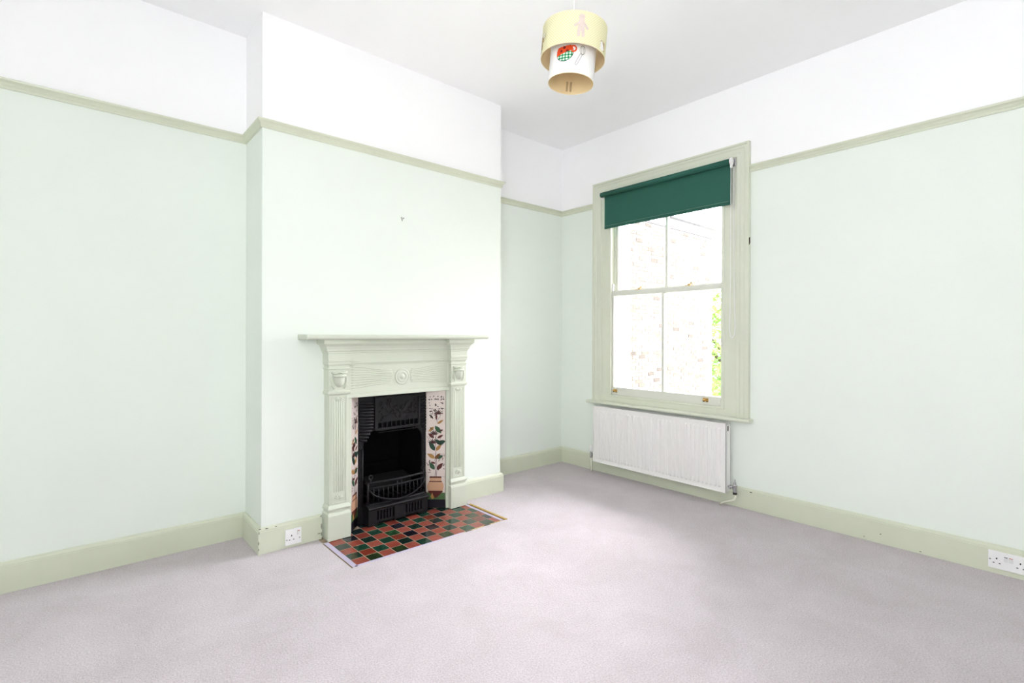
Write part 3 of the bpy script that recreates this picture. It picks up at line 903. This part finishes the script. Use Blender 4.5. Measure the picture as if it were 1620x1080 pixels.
def cheek(name, label, p0, p1):
    """Splayed column of printed tiles from p0 (outer, front) to p1 (inner, back), as seen left to right when p0/p1 are so ordered."""
    p0, p1 = Vector(p0), Vector(p1)
    ax = (p1 - p0); wd = ax.length; ax.normalize()
    nrm = Vector((ax.y, -ax.x, 0))
    if nrm.y > 0:
        nrm = -nrm
    t = tag(empty(name, p0), label, 'tile panel')
    f = lambda u, z, d: p0 + ax * u + UP * z + nrm * d

    def slab(u0, u1, z0, z1, d0, d1):
        v = [f(u, z, d) for d in (d0, d1) for z in (z0, z1) for u in (u0, u1)]
        return MB().add(v, [(0, 1, 3, 2), (4, 6, 7, 5), (0, 4, 5, 1), (2, 3, 7, 6), (0, 2, 6, 4), (1, 5, 7, 3)])
    slab(.004, wd - .004, 0, .805, -.014, -.009).build('backing', mat('tile_grout', (.45, .40, .36), .9), t)
    bnd = [0, .057, .213, .3685, .524, .680, .806]
    for k in range(6):
        slab(.0005, wd - .0005, bnd[k] + .0008, bnd[k + 1] - .0008, -.010, 0).build('tile', TILE_K if k == 0 else TILE_W, t, bevel=.001)
    mb = MB()

    def blob(pts, c, d=.0006):
        mb.cur = c
        mb.add([f(u, z, d) for u, z in pts], [tuple(range(len(pts)))])

    def leaf(u, z, L_, wdt, a, c):
        p = []
        for k in range(13):
            s = k / 12
            p.append((s * L_, wdt * math.sin(PI * s) ** .8 * (1 - .35 * s)))
        q = p + [(x, -y) for x, y in reversed(p[1:-1])]
        ca, sa = math.cos(a), math.sin(a)
        blob([(min(max(u + x * ca - y * sa, .002), wd - .002), z + x * sa + y * ca) for x, y in q], c, .0009)

    def line(pts, c, r=.0011):
        mb.cur = c
        for (a, b_) in zip(pts, pts[1:]):
            d = Vector((b_[0] - a[0], b_[1] - a[1])); q = Vector((-d.y, d.x)).normalized() * r
            mb.add([f(a[0] + q.x, a[1] + q.y, .0007), f(b_[0] + q.x, b_[1] + q.y, .0007), f(b_[0] - q.x, b_[1] - q.y, .0007), f(a[0] - q.x, a[1] - q.y, .0007)], [(0, 1, 2, 3)])
    m_ = wd / 2
    # grass band and pot
    blob([(.002, .058), (wd - .002, .058), (wd - .002, .104), (m_, .112), (.002, .104)], 7)
    blob([(m_ - .022, .150), (m_ + .022, .150), (m_ + .052, .125 - .012), (m_ + .008, .070), (m_ - .008, .070), (m_ - .052, .113)][::1], 3, .0008)
    pot = [(m_ - .050, .118), (m_ + .050, .118), (m_ + .056, .140), (m_ + .054, .165), (m_ + .044, .180), (m_ + .040, .184), (m_ + .040, .210), (m_ - .040, .210), (m_ - .040, .184), (m_ - .044, .180), (m_ - .054, .165), (m_ - .056, .140)]
    blob(pot, 5, .0010)
    blob([(m_ - .044, .178), (m_ + .044, .178), (m_ + .044, .184), (m_ - .044, .184)], 3, .0013)
    blob([(m_ - .042, .206), (m_ + .042, .206), (m_ + .038, .216), (m_ - .038, .216)], 3, .0013)
    blob([(m_ - .022, .105), (m_ - .008, .070), (m_ - .020, .060), (m_ - .034, .075)], 6, .0012)
    # stems
    line([(m_ - .004, .214), (m_ + .002, .27), (m_ - .004, .33), (m_ + .004, .40), (m_ - .002, .47), (m_ + .012, .53)], 4, .0015)
    line([(m_ + .006, .214), (m_ + .010, .27), (m_ + .006, .34)], 4, .0013)
    for (u, z, L_, wdt, a, c) in ((-.006, .262, .062, .018, 2.2, 0), (.010, .262, .060, .017, .85, 3), (-.004, .340, .060, .016, 2.6, 6), (.004, .340, .052, .016, .35, 0), (.0, .335, .050, .014, .9, 2),
                                  (-.004, .392, .075, .019, 2.15, 1), (.004, .392, .055, .014, .9, 6), (.0, .468, .060, .016, -.75, 1), (.016, .440, .056, .018, .35, 1), (-.010, .478, .050, .012, 2.5, 3),
                                  (.012, .478, .046, .010, .5, 3), (-.004, .560, .066, .018, -.85, 0), (-.012, .555, .050, .011, -2.4, 6), (.0, .305, .036, .008, 2.9, 3), (.012, .575, .050, .010, .6, 6), (-.016, .610, .040, .008, 2.3, 4), (.004, .600, .046, .007, 1.5, 3), (.020, .525, .034, .008, .3, 3), (-.014, .535, .030, .007, 2.6, 4)):
        leaf(m_ + u, z, L_, wdt, a, c)
    rnd = random.Random(hash(name) % 97 if False else len(name))
    # lilies: radiating thin petals
    for (u, z) in ((-.012, .500), (.018, .640), (-.02, .440)):
        for q in range(7):
            a = .3 + q * .42
            leaf(m_ + u, z, .036, .0042, a, 4 if q % 2 else 3)
    for k in range(16):
        u0 = rnd.uniform(.012, wd - .02); z0 = rnd.uniform(.42, .66)
        line([(u0, z0), (u0 + rnd.uniform(-.01, .012), z0 + .018), (u0 + rnd.uniform(-.014, .016), z0 + .04)], 4, .0011)
    # berries
    for k in range(34):
        u0 = rnd.uniform(.008, wd - .008); z0 = rnd.uniform(.225, .375)
        if abs(u0 - m_) < .02:
            continue
        r = rnd.uniform(.0028, .0045)
        blob([(u0 + r * math.cos(PI * q / 4), z0 + r * math.sin(PI * q / 4)) for q in range(8)], 4 if k % 3 else 3, .0007)
    for k in range(52):
        u0 = rnd.uniform(.02, wd - .01); z0 = rnd.choice([.762, .745, .715, .700, .678, .665, .64]) + rnd.uniform(-.006, .006)
        r = rnd.uniform(.0026, .0044)
        blob([(u0 + r * 1.4 * math.cos(PI * q / 3), z0 + r * math.sin(PI * q / 3)) for q in range(6)], 4, .0007)
    tag(mb.build('painted_plant', PAINT, t), kind='stuff')
    return t


cheek('tile_panel', 'cream tile column printed with potted plant on the right of the grate', (gx1, -.284, 0), (FX + .336, -.374, 0))
cheek('tile_panel', 'cream tile column printed with potted plant on the left of the grate', (FX - .336, -.374, 0), (gx0, -.284, 0))

# ------------------------------------------------------------------ tiled hearth
HE = tag(empty('hearth', (FX, -.60, -.012)), 'chequered hearth of red and green glazed tiles before the grate', 'hearth')
MB().box(HX0 + .001, HX1 - .001, HY0 + .001, -.06, -.0144, -.0042).build('bedding', mat('buff_grout', (.40, .31, .23), .9, var=.2, vscale=40, bump=.3), HE)
REDS = [mat('red_tile_%d' % i, c, .16, .4, var=.15, vscale=22, coat=.12) for i, c in enumerate(((.23, .045, .030), (.18, .036, .026), (.25, .060, .042), (.15, .024, .013)))]
GRNS = [mat('green_tile_%d' % i, c, .14, .4, var=.45, vscale=18, coat=.12) for i, c in enumerate(((.006, .020, .014), (.012, .050, .018), (.008, .018, .02), (.008, .038, .022), (.008, .008, .014), (.018, .030, .010)))]
PT = .0767
tx0, ty0 = -2.384, -.793
first = {}
rnd = random.Random(11)
for j in range(7):
    for i in range(13):
        x = tx0 + i * PT; y = ty0 + j * PT
        x1 = min(x + PT, HX1 - .028)
        if x1 - x < .01:
            continue
        if j > 5 and not (FX - .33 < x and x1 < FX + .34):
            continue
        if j == 5 and False:
            continue
        red = (i + j) % 2 == 0
        g = .0018
        MBt = MB().box(x + g, x1 - g, y + g, y + PT - g, -.009, -.0030)
        if red:
            m_ = REDS[rnd.choice([0, 0, 1, 2, 2, 3])]
        else:
            m_ = GRNS[rnd.choice([0, 1, 2, 3, 3, 4, 5])]
        MBt.build('tile', m_, HE, bevel=.0012)
LIL = mat('lilac_edging', (.47, .42, .56), .4, .3, var=.05)
MB().box(HX0 + .004, tx0 - .001, HY0 + .004, -.415, -.006, -.0015).build('edging_strip', LIL, HE, bevel=.001)
MB().prism([(HX0 + .004, HY0 + .003, -.006), (-1.735, HY0 + .003, -.006), (-1.72, ty0 - .006, -.006), (tx0, ty0 - .001, -.006)], (0, 0, .0045)).build('edging_strip', LIL, HE)
MB().box(HX1 - .027, HX1 - .006, HY0 + .012, -.415, -.006, -.0015).build('edging_strip', LIL, HE, bevel=.001)
DEB = mat('broken_mortar', (.42, .30, .14), .9, var=.3, vscale=60, bump=.5)
for k in range(6):
    x = -1.70 + k * .048
    dz = rnd.uniform(0, .002)
    MB().prism([(x, HY0 + .003, -.006), (x + .046, HY0 + .003, -.006), (x + .044, ty0 - .002 - rnd.random() * .004, -.006), (x + .003, ty0 - .002 - rnd.random() * .004, -.006)], (0, 0, .003 + dz)).build('mortar_edge', DEB if k % 3 else CHIP, HE)
tag(MB().box(HX1 - .004, HX1 + .014, HY0 - .004, -.425, -.004, .005).build('carpet_bar', mat('gold_brown_bar', (.42, .27, .07), .4, .4, var=.2, vscale=30), bevel=.003, origin=(HX1, -.6, 0)),
    'gold-brown carpet edge bar along the right side of the hearth', 'edge strip')
tag(MB().box(HX0 - .003, HX0 + .0035, HY0 - .004, -.425, -.010, .0008).build('carpet_bar', mat('dull_brown_bar', (.16, .11, .06), .6, .3, var=.3, vscale=30), origin=(HX0, -.6, 0)),
    'thin brown carpet edge bar along the left side of the hearth', 'edge strip')

# ------------------------------------------------------------------ picture hook plug on the chimney breast
hk = MB().prism([(-1.882, -D, 1.950), (-1.872, -D, 1.950), (-1.866, -D, 1.928), (-1.872, -D, 1.924)], (0, -.0012, 0))
hk.lathe((-1.862, -D, 1.944), [(.005, 0), (.005, .002), (.002, .003), (.002, .010), (0, .010)], (0, -1, 0), 10)
tag(hk.build('picture_nail', mat('grey_filler', (.36, .36, .33), .8), origin=(-1.87, -D, 1.94)), 'small nail and filler patch on the wall above the mantel', 'nail')

# ------------------------------------------------------------------ pendant lampshade
LT = 2.0
lc = CAM + (FW + RT * (96.5 / FPX)) * LT
lc.z = 2.33
lamp = tag(empty('pendant_lamp', lc), 'hanging two-tier lampshade, pale yellow drum over white drum with printed teapot', 'lamp')
toc = (CAM - lc); toc.z = 0; toc.normalize()
rgt = Vector((-toc.y, toc.x, 0))
SHADE_Y = bpy.data.materials.new('yellow_dotted_shade')
SHADE_Y.use_nodes = True
nt = SHADE_Y.node_tree; b = nt.nodes['Principled BSDF']
b.inputs['Roughness'].default_value = .8; b.inputs['Specular IOR Level'].default_value = .1
tc = nt.nodes.new('ShaderNodeTexCoord'); sx_ = nt.nodes.new('ShaderNodeSeparateXYZ'); at = nt.nodes.new('ShaderNodeMath'); at.operation = 'ARCTAN2'
nt.links.new(tc.outputs['Object'], sx_.inputs[0]); nt.links.new(sx_.outputs[1], at.inputs[0]); nt.links.new(sx_.outputs[0], at.inputs[1])


def sine(sock, k):
    a = nt.nodes.new('ShaderNodeMath'); a.operation = 'MULTIPLY'; a.inputs[1].default_value = k
    b2 = nt.nodes.new('ShaderNodeMath'); b2.operation = 'SINE'
    nt.links.new(sock, a.inputs[0]); nt.links.new(a.outputs[0], b2.inputs[0])
    return b2


dots = nt.nodes.new('ShaderNodeMath'); dots.operation = 'MULTIPLY_ADD'      # small white dots set in diagonal rows
nt.links.new(sine(at.outputs[0], 80).outputs[0], dots.inputs[0]); nt.links.new(sine(sx_.outputs[2], 630).outputs[0], dots.inputs[1])
dots.inputs[2].default_value = .5
rp = nt.nodes.new('ShaderNodeValToRGB')
rp.color_ramp.elements[0].position = .55; rp.color_ramp.elements[1].position = .95
rp.color_ramp.elements[0].color = (.62, .58, .33, 1); rp.color_ramp.elements[1].color = (.73, .71, .55, 1)
nt.links.new(dots.outputs[0], rp.inputs[0]); nt.links.new(rp.outputs[0], b.inputs['Base Color'])
SHADE_W = mat('white_shade_fabric', (.75, .73, .725), .8, .1, var=.01)
SHADE_T = mat('tan_shade_lining', (.70, .55, .33), .8, .1, var=.02, vscale=20)
NS = 72


def cyl(mb, r, z0, z1, holes=None, flip=False, nz=1):
    for k in range(NS):
        a0, a1 = 2 * PI * k / NS, 2 * PI * (k + 1) / NS
        for j in range(nz):
            za, zb2 = z0 + (z1 - z0) * j / nz, z0 + (z1 - z0) * (j + 1) / nz
            if holes and holes((a0 + a1) / 2, (za + zb2) / 2):
                continue
            p = [sp(r, a0, za), sp(r, a1, za), sp(r, a1, zb2), sp(r, a0, zb2)]
            mb.add(p, [(0, 1, 2, 3)] if not flip else [(3, 2, 1, 0)])


def sp(r, phi, z):
    """Point on the drum: phi 0 faces the viewer, positive to the right."""
    return toc * (r * math.cos(phi)) + rgt * (r * math.sin(phi)) + UP * z


RO, RI = .1265, .0895
oz0, oz1, iz0, iz1 = -.060, .060, -.152, .035


def wrap(a):
    return (a + PI) % (2 * PI) - PI


def hole(a, z):
    a = wrap(a)
    left = -1.50 < a < -1.10 and -.050 < z < .006 - (a + 1.10) * .03 and z > -.05 + max(0, a + 1.3) * .25
    right = .98 < a < 1.22 and -.052 < z < -.018
    return left or right


mb = MB(); cyl(mb, RO, oz0, oz1, hole, nz=14)
outer = mb.build('outer_shade', SHADE_Y, lamp, smooth=True, local=True)
mb = MB(); cyl(mb, RO - .0012, oz0, oz1, hole, True, nz=14)
mb.build('lining', SHADE_T, outer, smooth=True, local=True)
mb = MB(); cyl(mb, RI, iz0, iz1)
inner = mb.build('inner_shade', SHADE_W, lamp, smooth=True, local=True)
mb = MB(); cyl(mb, RI - .0012, iz0, iz1, None, True)
mb.build('lining', SHADE_T, inner, smooth=True, local=True)
for (r, z, p) in ((RO - .0006, oz0, outer), (RO - .0006, oz1, outer), (RI - .0006, iz0, inner), (RI - .0006, iz1, inner)):
    MB().tube([sp(r, 2 * PI * q / 60, z) for q in range(61)], .0012, 6, cap=False).build('rim_wire', mat('rim_tape', (.74, .64, .44), .7), p, smooth=True, local=True)


def decal(name, r, shapes, mats_, parent, cell=.0015, lift=.0008):
    """Printed shape on a drum: shapes = [(test(u, z) -> material index or None, u0, u1, z0, z1)]."""
    mb = MB()
    for (fn, u0, u1, z0, z1) in shapes:
        nu, nz_ = int((u1 - u0) / cell), int((z1 - z0) / cell)
        for i in range(nu):
            for j in range(nz_):
                u, z = u0 + (i + .5) * cell, z0 + (j + .5) * cell
                k = fn(u, z)
                if k is None:
                    continue
                mb.cur = k
                p = [sp(r + lift, a / r, q) for a, q in ((u - cell / 2, z - cell / 2), (u + cell / 2, z - cell / 2), (u + cell / 2, z + cell / 2), (u - cell / 2, z + cell / 2))]
                mb.add(p, [(0, 1, 2, 3)])
    return mb.build(name, mats_, parent, smooth=True, local=True)


def seg_d(u, z, a, b_):
    ax, az = b_[0] - a[0], b_[1] - a[1]
    t = max(0, min(1, ((u - a[0]) * ax + (z - a[1]) * az) / (ax * ax + az * az)))
    return math.hypot(u - a[0] - t * ax, z - a[1] - t * az)


PHI = .028                       # figure centre, along the drum


def figure(u, z):
    u -= PHI
    if math.hypot(u / .95, z - .036) < .0125: return 0
    if seg_d(u, z, (0, .024), (0, -.004)) < .0115 + (.012 - z) * .06: return 0
    if seg_d(u, z, (.006, .016), (.023, -.002)) < .0055 or seg_d(u, z, (-.006, .016), (-.023, .004)) < .0055: return 0
    if seg_d(u, z, (.007, -.004), (.009, -.032)) < .0062 or seg_d(u, z, (-.007, -.004), (-.009, -.032)) < .0062: return 0
    return None


decal('figure_print', RO, [(figure, 0, .06, -.045, .055)], [mat('print_pale_pink', (.56, .47, .43), .8, .1, var=.06, vscale=60)], outer)


def teapot(u, z):
    # cup-shaped pot: red top over green gingham bowl, with a round handle
    cu, cz = -.029, -.074
    d = math.hypot((u - cu) / 1.0, (z - cz))
    hd = math.hypot(u - .004, z + .062)
    if .0075 < hd < .0135 and u > -.004:
        return 0
    if d < .0345 and (z - cz) < .024 + .1 * (u - cu):
        if z > cz - .002 + .30 * (u - cu):
            for (a, b_) in ((-.014, .006), (.010, .004), (-.002, .018)):
                if math.hypot(u - cu - a, z - cz - b_) < .0052:
                    return 3
            return 0
        if d > .0325:
            return 4
        i, j = int((u + 1) / .006), int((z + 1) / .0055)
        return 1 if (i % 2 == 0 and j % 2 == 0) else (2 if (i % 2 == 0 or j % 2 == 0) else 5)
    return None


decal('teapot_print', RI, [(teapot, -.075, .02, -.115, -.04)],
      [mat('print_orange_red', (.62, .06, .012), .7), mat('print_dark_green', (.01, .16, .06), .7), mat('print_mid_green', (.12, .42, .22), .7),
       mat('print_dark_red', (.14, .008, .006), .7), mat('print_black', (.03, .03, .03), .7), mat('print_white', (.80, .79, .77), .8)], inner, cell=.0012)


def whisk(u, z):
    # balloon whisk in thin outline
    d = math.hypot((u - .040) / .62, z + .064)
    if abs(d - .0165) < .0014 or (d < .0165 and abs(abs(u - .040) - .004) < .0007): return 0
    a = seg_d(u, z, (.034, -.083), (.018, -.118))
    if abs(a - .0042) < .0011: return 1
    return None


decal('whisk_print', RI, [(whisk, .008, .060, -.126, -.04)], [mat('print_olive', (.20, .21, .15), .7), mat('print_grey_line', (.26, .26, .25), .7)], inner, cell=.0008)
# flap folded out at the left cut-out and little card at the right one
MB().add([sp(RO + .0015, -1.16, -.004), sp(RO + .006, -1.02, -.012), sp(RO + .006, -.98, .006), sp(RO + .0015, -1.14, .012)], [(0, 1, 2, 3)]).build('cut_out_flap', SHADE_W, outer, local=True)
decal('cut_out_card', RO - .004, [(lambda u, z: 0 if abs(u - .132) + abs(z + .036) < .024 else None, .105, .16, -.06, -.010)], [SHADE_W], outer)
decal('painted_leg_shadow', RI - .003, [(lambda u, z: 0 if (seg_d(u, z, (-.006 + .28, -.105), (-.006 + .28, -.138)) < .0045 or seg_d(u, z, (.010 + .28, -.105), (.010 + .28, -.138)) < .0045) else None, .24, .32, -.15, -.10)],
      [mat('painted_shadow_tan', (.44, .33, .19), .8, .1)], inner, lift=0)  # tan legs painted inside the drum as the figure's shadow
# wire carriers, lampholder, cord, ceiling rose
mb = MB()
for q in range(3):
    a = 2 * PI * q / 3 + .4
    mb.tube([sp(.014, a, .045), sp(RO, a, oz1)], .0015, 6)
    mb.tube([sp(.014, a, .030), sp(RI, a, iz1)], .0015, 6)
mb.build('wire_carrier', PLASTIC, lamp, local=True)
MB().lathe((0, 0, .0), [(.016, 0), (.018, .02), (.018, .045), (.012, .060), (.006, .075)], (0, 0, 1), 18).build('lampholder', PLASTIC, lamp, smooth=True, local=True)
MB().tube([(0, 0, .07), (0, 0, H - lc.z - .02)], .0028, 8).build('cord', PLASTIC, lamp, smooth=True, local=True)
MB().lathe((0, 0, H - lc.z - .028), [(.012, 0), (.040, .008), (.046, .028)], (0, 0, 1), 24).build('ceiling_rose', PLASTIC, lamp, smooth=True, local=True)
# the shade hangs a little crooked
tilt = Matrix.Rotation(math.radians(-4.5), 4, toc)
for ch in (outer, inner):
    ch.matrix_local = tilt

# ------------------------------------------------------------------ outside the window
GZ = -3.2
struct(MB().box(.4, 40, -25, 40, GZ - .2, GZ).build('ground', mat('pale_bounce_paving', (.42, .40, .36), .95, .05, var=.2, vscale=3, bump=.5, bscale=30)), 'unseen yard outside the window, paved pale to bounce light to the ceiling', 'ground')  # yard made pale so it bounces sky light up to the ceiling
NH = tag(empty('neighbouring_house', (6.5, 4.5, GZ)), 'pale stock brick side wall of the house seen through the window', 'building')
WYN, NX0, NX1, NZT = 3.0, 4.93, 8.78, 3.66
MORT = mat('lime_mortar', (.145, .138, .125), .95, .1, var=.1, vscale=8)
MB().box(NX0, NX1 - .004, WYN + .006, WYN + 3.5, GZ, NZT).build('wall', MORT, NH)
BK = [mat('stock_brick_%d' % i, c, .9, .1, bump=.4, bscale=40, var=.2, vscale=14) for i, c in enumerate(((.105, .094, .077), (.115, .105, .09), (.09, .079, .064), (.13, .12, .105), (.065, .057, .049)))]
mb = MB()
rnd = random.Random(5)
nrow = int((NZT - GZ) / .075)
for j in range(nrow):
    z = GZ + j * .075
    if z < -1.2:
        continue
    x = NX0 - (.1125 if j % 2 else 0)
    while x < NX1 - .01:
        a, b_ = max(x, NX0), min(x + .215, NX1)
        if b_ - a > .03:
            mb.cur = rnd.choices(range(5), (4, 4, 2, 4, .5))[0]
            d = rnd.uniform(0, .006)
            mb.box(a, b_, WYN - d, WYN + .05, z + .005, z + .070)
        x += .225
tag(mb.build('brickwork', BK, NH), kind='stuff')
MB().box(2.2, NX0 + .005, WYN - .25, WYN + 3.5, GZ, NZT + .05).build('rendered_return', mat('white_render', (.80, .79, .77), .9, .1, var=.03, vscale=6), NH)
MB().box(2.2, NX1 + .05, WYN - .03, WYN + .01, NZT + .03, NZT + .19).build('fascia', mat('white_gloss', (.8, .8, .8), .4), NH, bevel=.003)
MB().box(2.2, NX1 + .02, WYN - .012, WYN + .02, NZT - .012, NZT + .030).build('eaves_strip', mat('dark_strip_grey', (.05, .05, .055), .7), NH)  # thin dark strip along the wall below the fascia
mb = MB()
g0 = (WYN - .085, NZT + .225)
pr = [(g0[0] + .055 * math.cos(a), g0[1] + .055 * math.sin(a)) for a in [PI + PI * q / 8 for q in range(9)]]
mb.prism([(2.2, y, z) for y, z in pr] + [(2.2, g0[0] + .05, g0[1] + .002), (2.2, g0[0] - .05, g0[1] + .002)][:0], (NX1 - 2.1, 0, 0))
mb.build('gutter', mat('black_gutter', (.02, .02, .025), .4), NH)
MB().prism([(2.0, WYN - .10, NZT + .215), (2.0, WYN - .10, NZT + .245), (2.0, WYN + 3.6, NZT + 1.0), (2.0, WYN + 3.6, NZT + .97)], (NX1 - 1.9, 0, 0)).build('roof', mat('grey_slate', (.10, .10, .12), .7, var=.2), NH)


RW = tag(empty('added_shade_wing', (4.5, -5.2, GZ)), 'added brick wing with slate roof, blocking low sky light from the chimney breast, outside the picture', 'building')  # unseen wing added to cut low window light on the chimney breast
MB().box(.35, 9.2, -6.6, -3.9, GZ, 3.3).build('wall', mat('added_wing_brick', (.20, .165, .12), .9, .1, var=.2, vscale=9, bump=.3, bscale=40), RW)
MB().prism([(.35, -3.75, 3.25), (.35, -6.75, 3.25), (.35, -5.25, 4.5)], (9.0, 0, 0)).build('roof', mat('grey_slate', (.10, .10, .12), .7, var=.2), RW)


def tree(name, label, c, rad, n, col, seed):
    t = tag(empty(name, (c[0], c[1], GZ)), label, 'tree', 'trees beyond the neighbouring house')
    rnd = random.Random(seed)
    bark = mat('bark', (.10, .07, .05), .95, .1, var=.3, vscale=12)
    mb = MB().tube([(c[0], c[1], GZ), (c[0] + .05, c[1], GZ + 1.5), (c[0] - .05, c[1] + .1, c[2] + rad[2] * .5)], [.14, .11, .05], 10)
    for k in range(6):
        a = 2 * PI * k / 6
        z0 = c[2] - rad[2] * .4 + .3 * k * .4
        mb.tube([(c[0], c[1], z0), (c[0] + math.cos(a) * rad[0] * .4, c[1] + math.sin(a) * rad[1] * .4, z0 + .5), (c[0] + math.cos(a) * rad[0] * .75, c[1] + math.sin(a) * rad[1] * .75, z0 + .8)], [.05, .035, .012], 8)
    mb.build('trunk', bark, t, smooth=True)
    mb = MB()
    for k in range(n):
        while True:
            p = Vector((rnd.uniform(-1, 1), rnd.uniform(-1, 1), rnd.uniform(-1, 1)))
            if .45 < p.length < 1 * (.85 + .15 * math.sin(p.x * 7 + p.z * 9)):
                break
        q = Vector((c[0] + p.x * rad[0], c[1] + p.y * rad[1], c[2] + p.z * rad[2]))
        a = Vector((rnd.uniform(-1, 1), rnd.uniform(-1, 1), rnd.uniform(-.6, .6))).normalized()
        b_ = a.cross(Vector((rnd.uniform(-1, 1), rnd.uniform(-1, 1), rnd.uniform(-1, 1)))).normalized()
        L_, w_ = rnd.uniform(.07, .12), rnd.uniform(.03, .05)
        mb.cur = rnd.randrange(3)
        mb.add([q - a * L_, q + b_ * w_, q + a * L_, q - b_ * w_], [(0, 1, 2, 3)])
    ms_ = [mat('leaf_%s_%d' % (col, i), tuple(v * s for v in LEAF[col]), .6, .3) for i, s in enumerate((.7, 1.0, 1.35))]
    tag(mb.build('foliage', ms_, t), kind='stuff')


LEAF = {'fresh': (.24, .42, .10), 'deep': (.12, .26, .07)}
tree('garden_tree', 'fresh green leafy tree just past the corner of the brick house', (11.4, 3.9, .9), (1.5, 1.6, 2.0), 5200, 'fresh', 2)
tree('garden_tree', 'darker green bush low behind the brick house corner', (15.2, 5.2, -.9), (1.6, 1.6, 1.6), 3000, 'deep', 4)
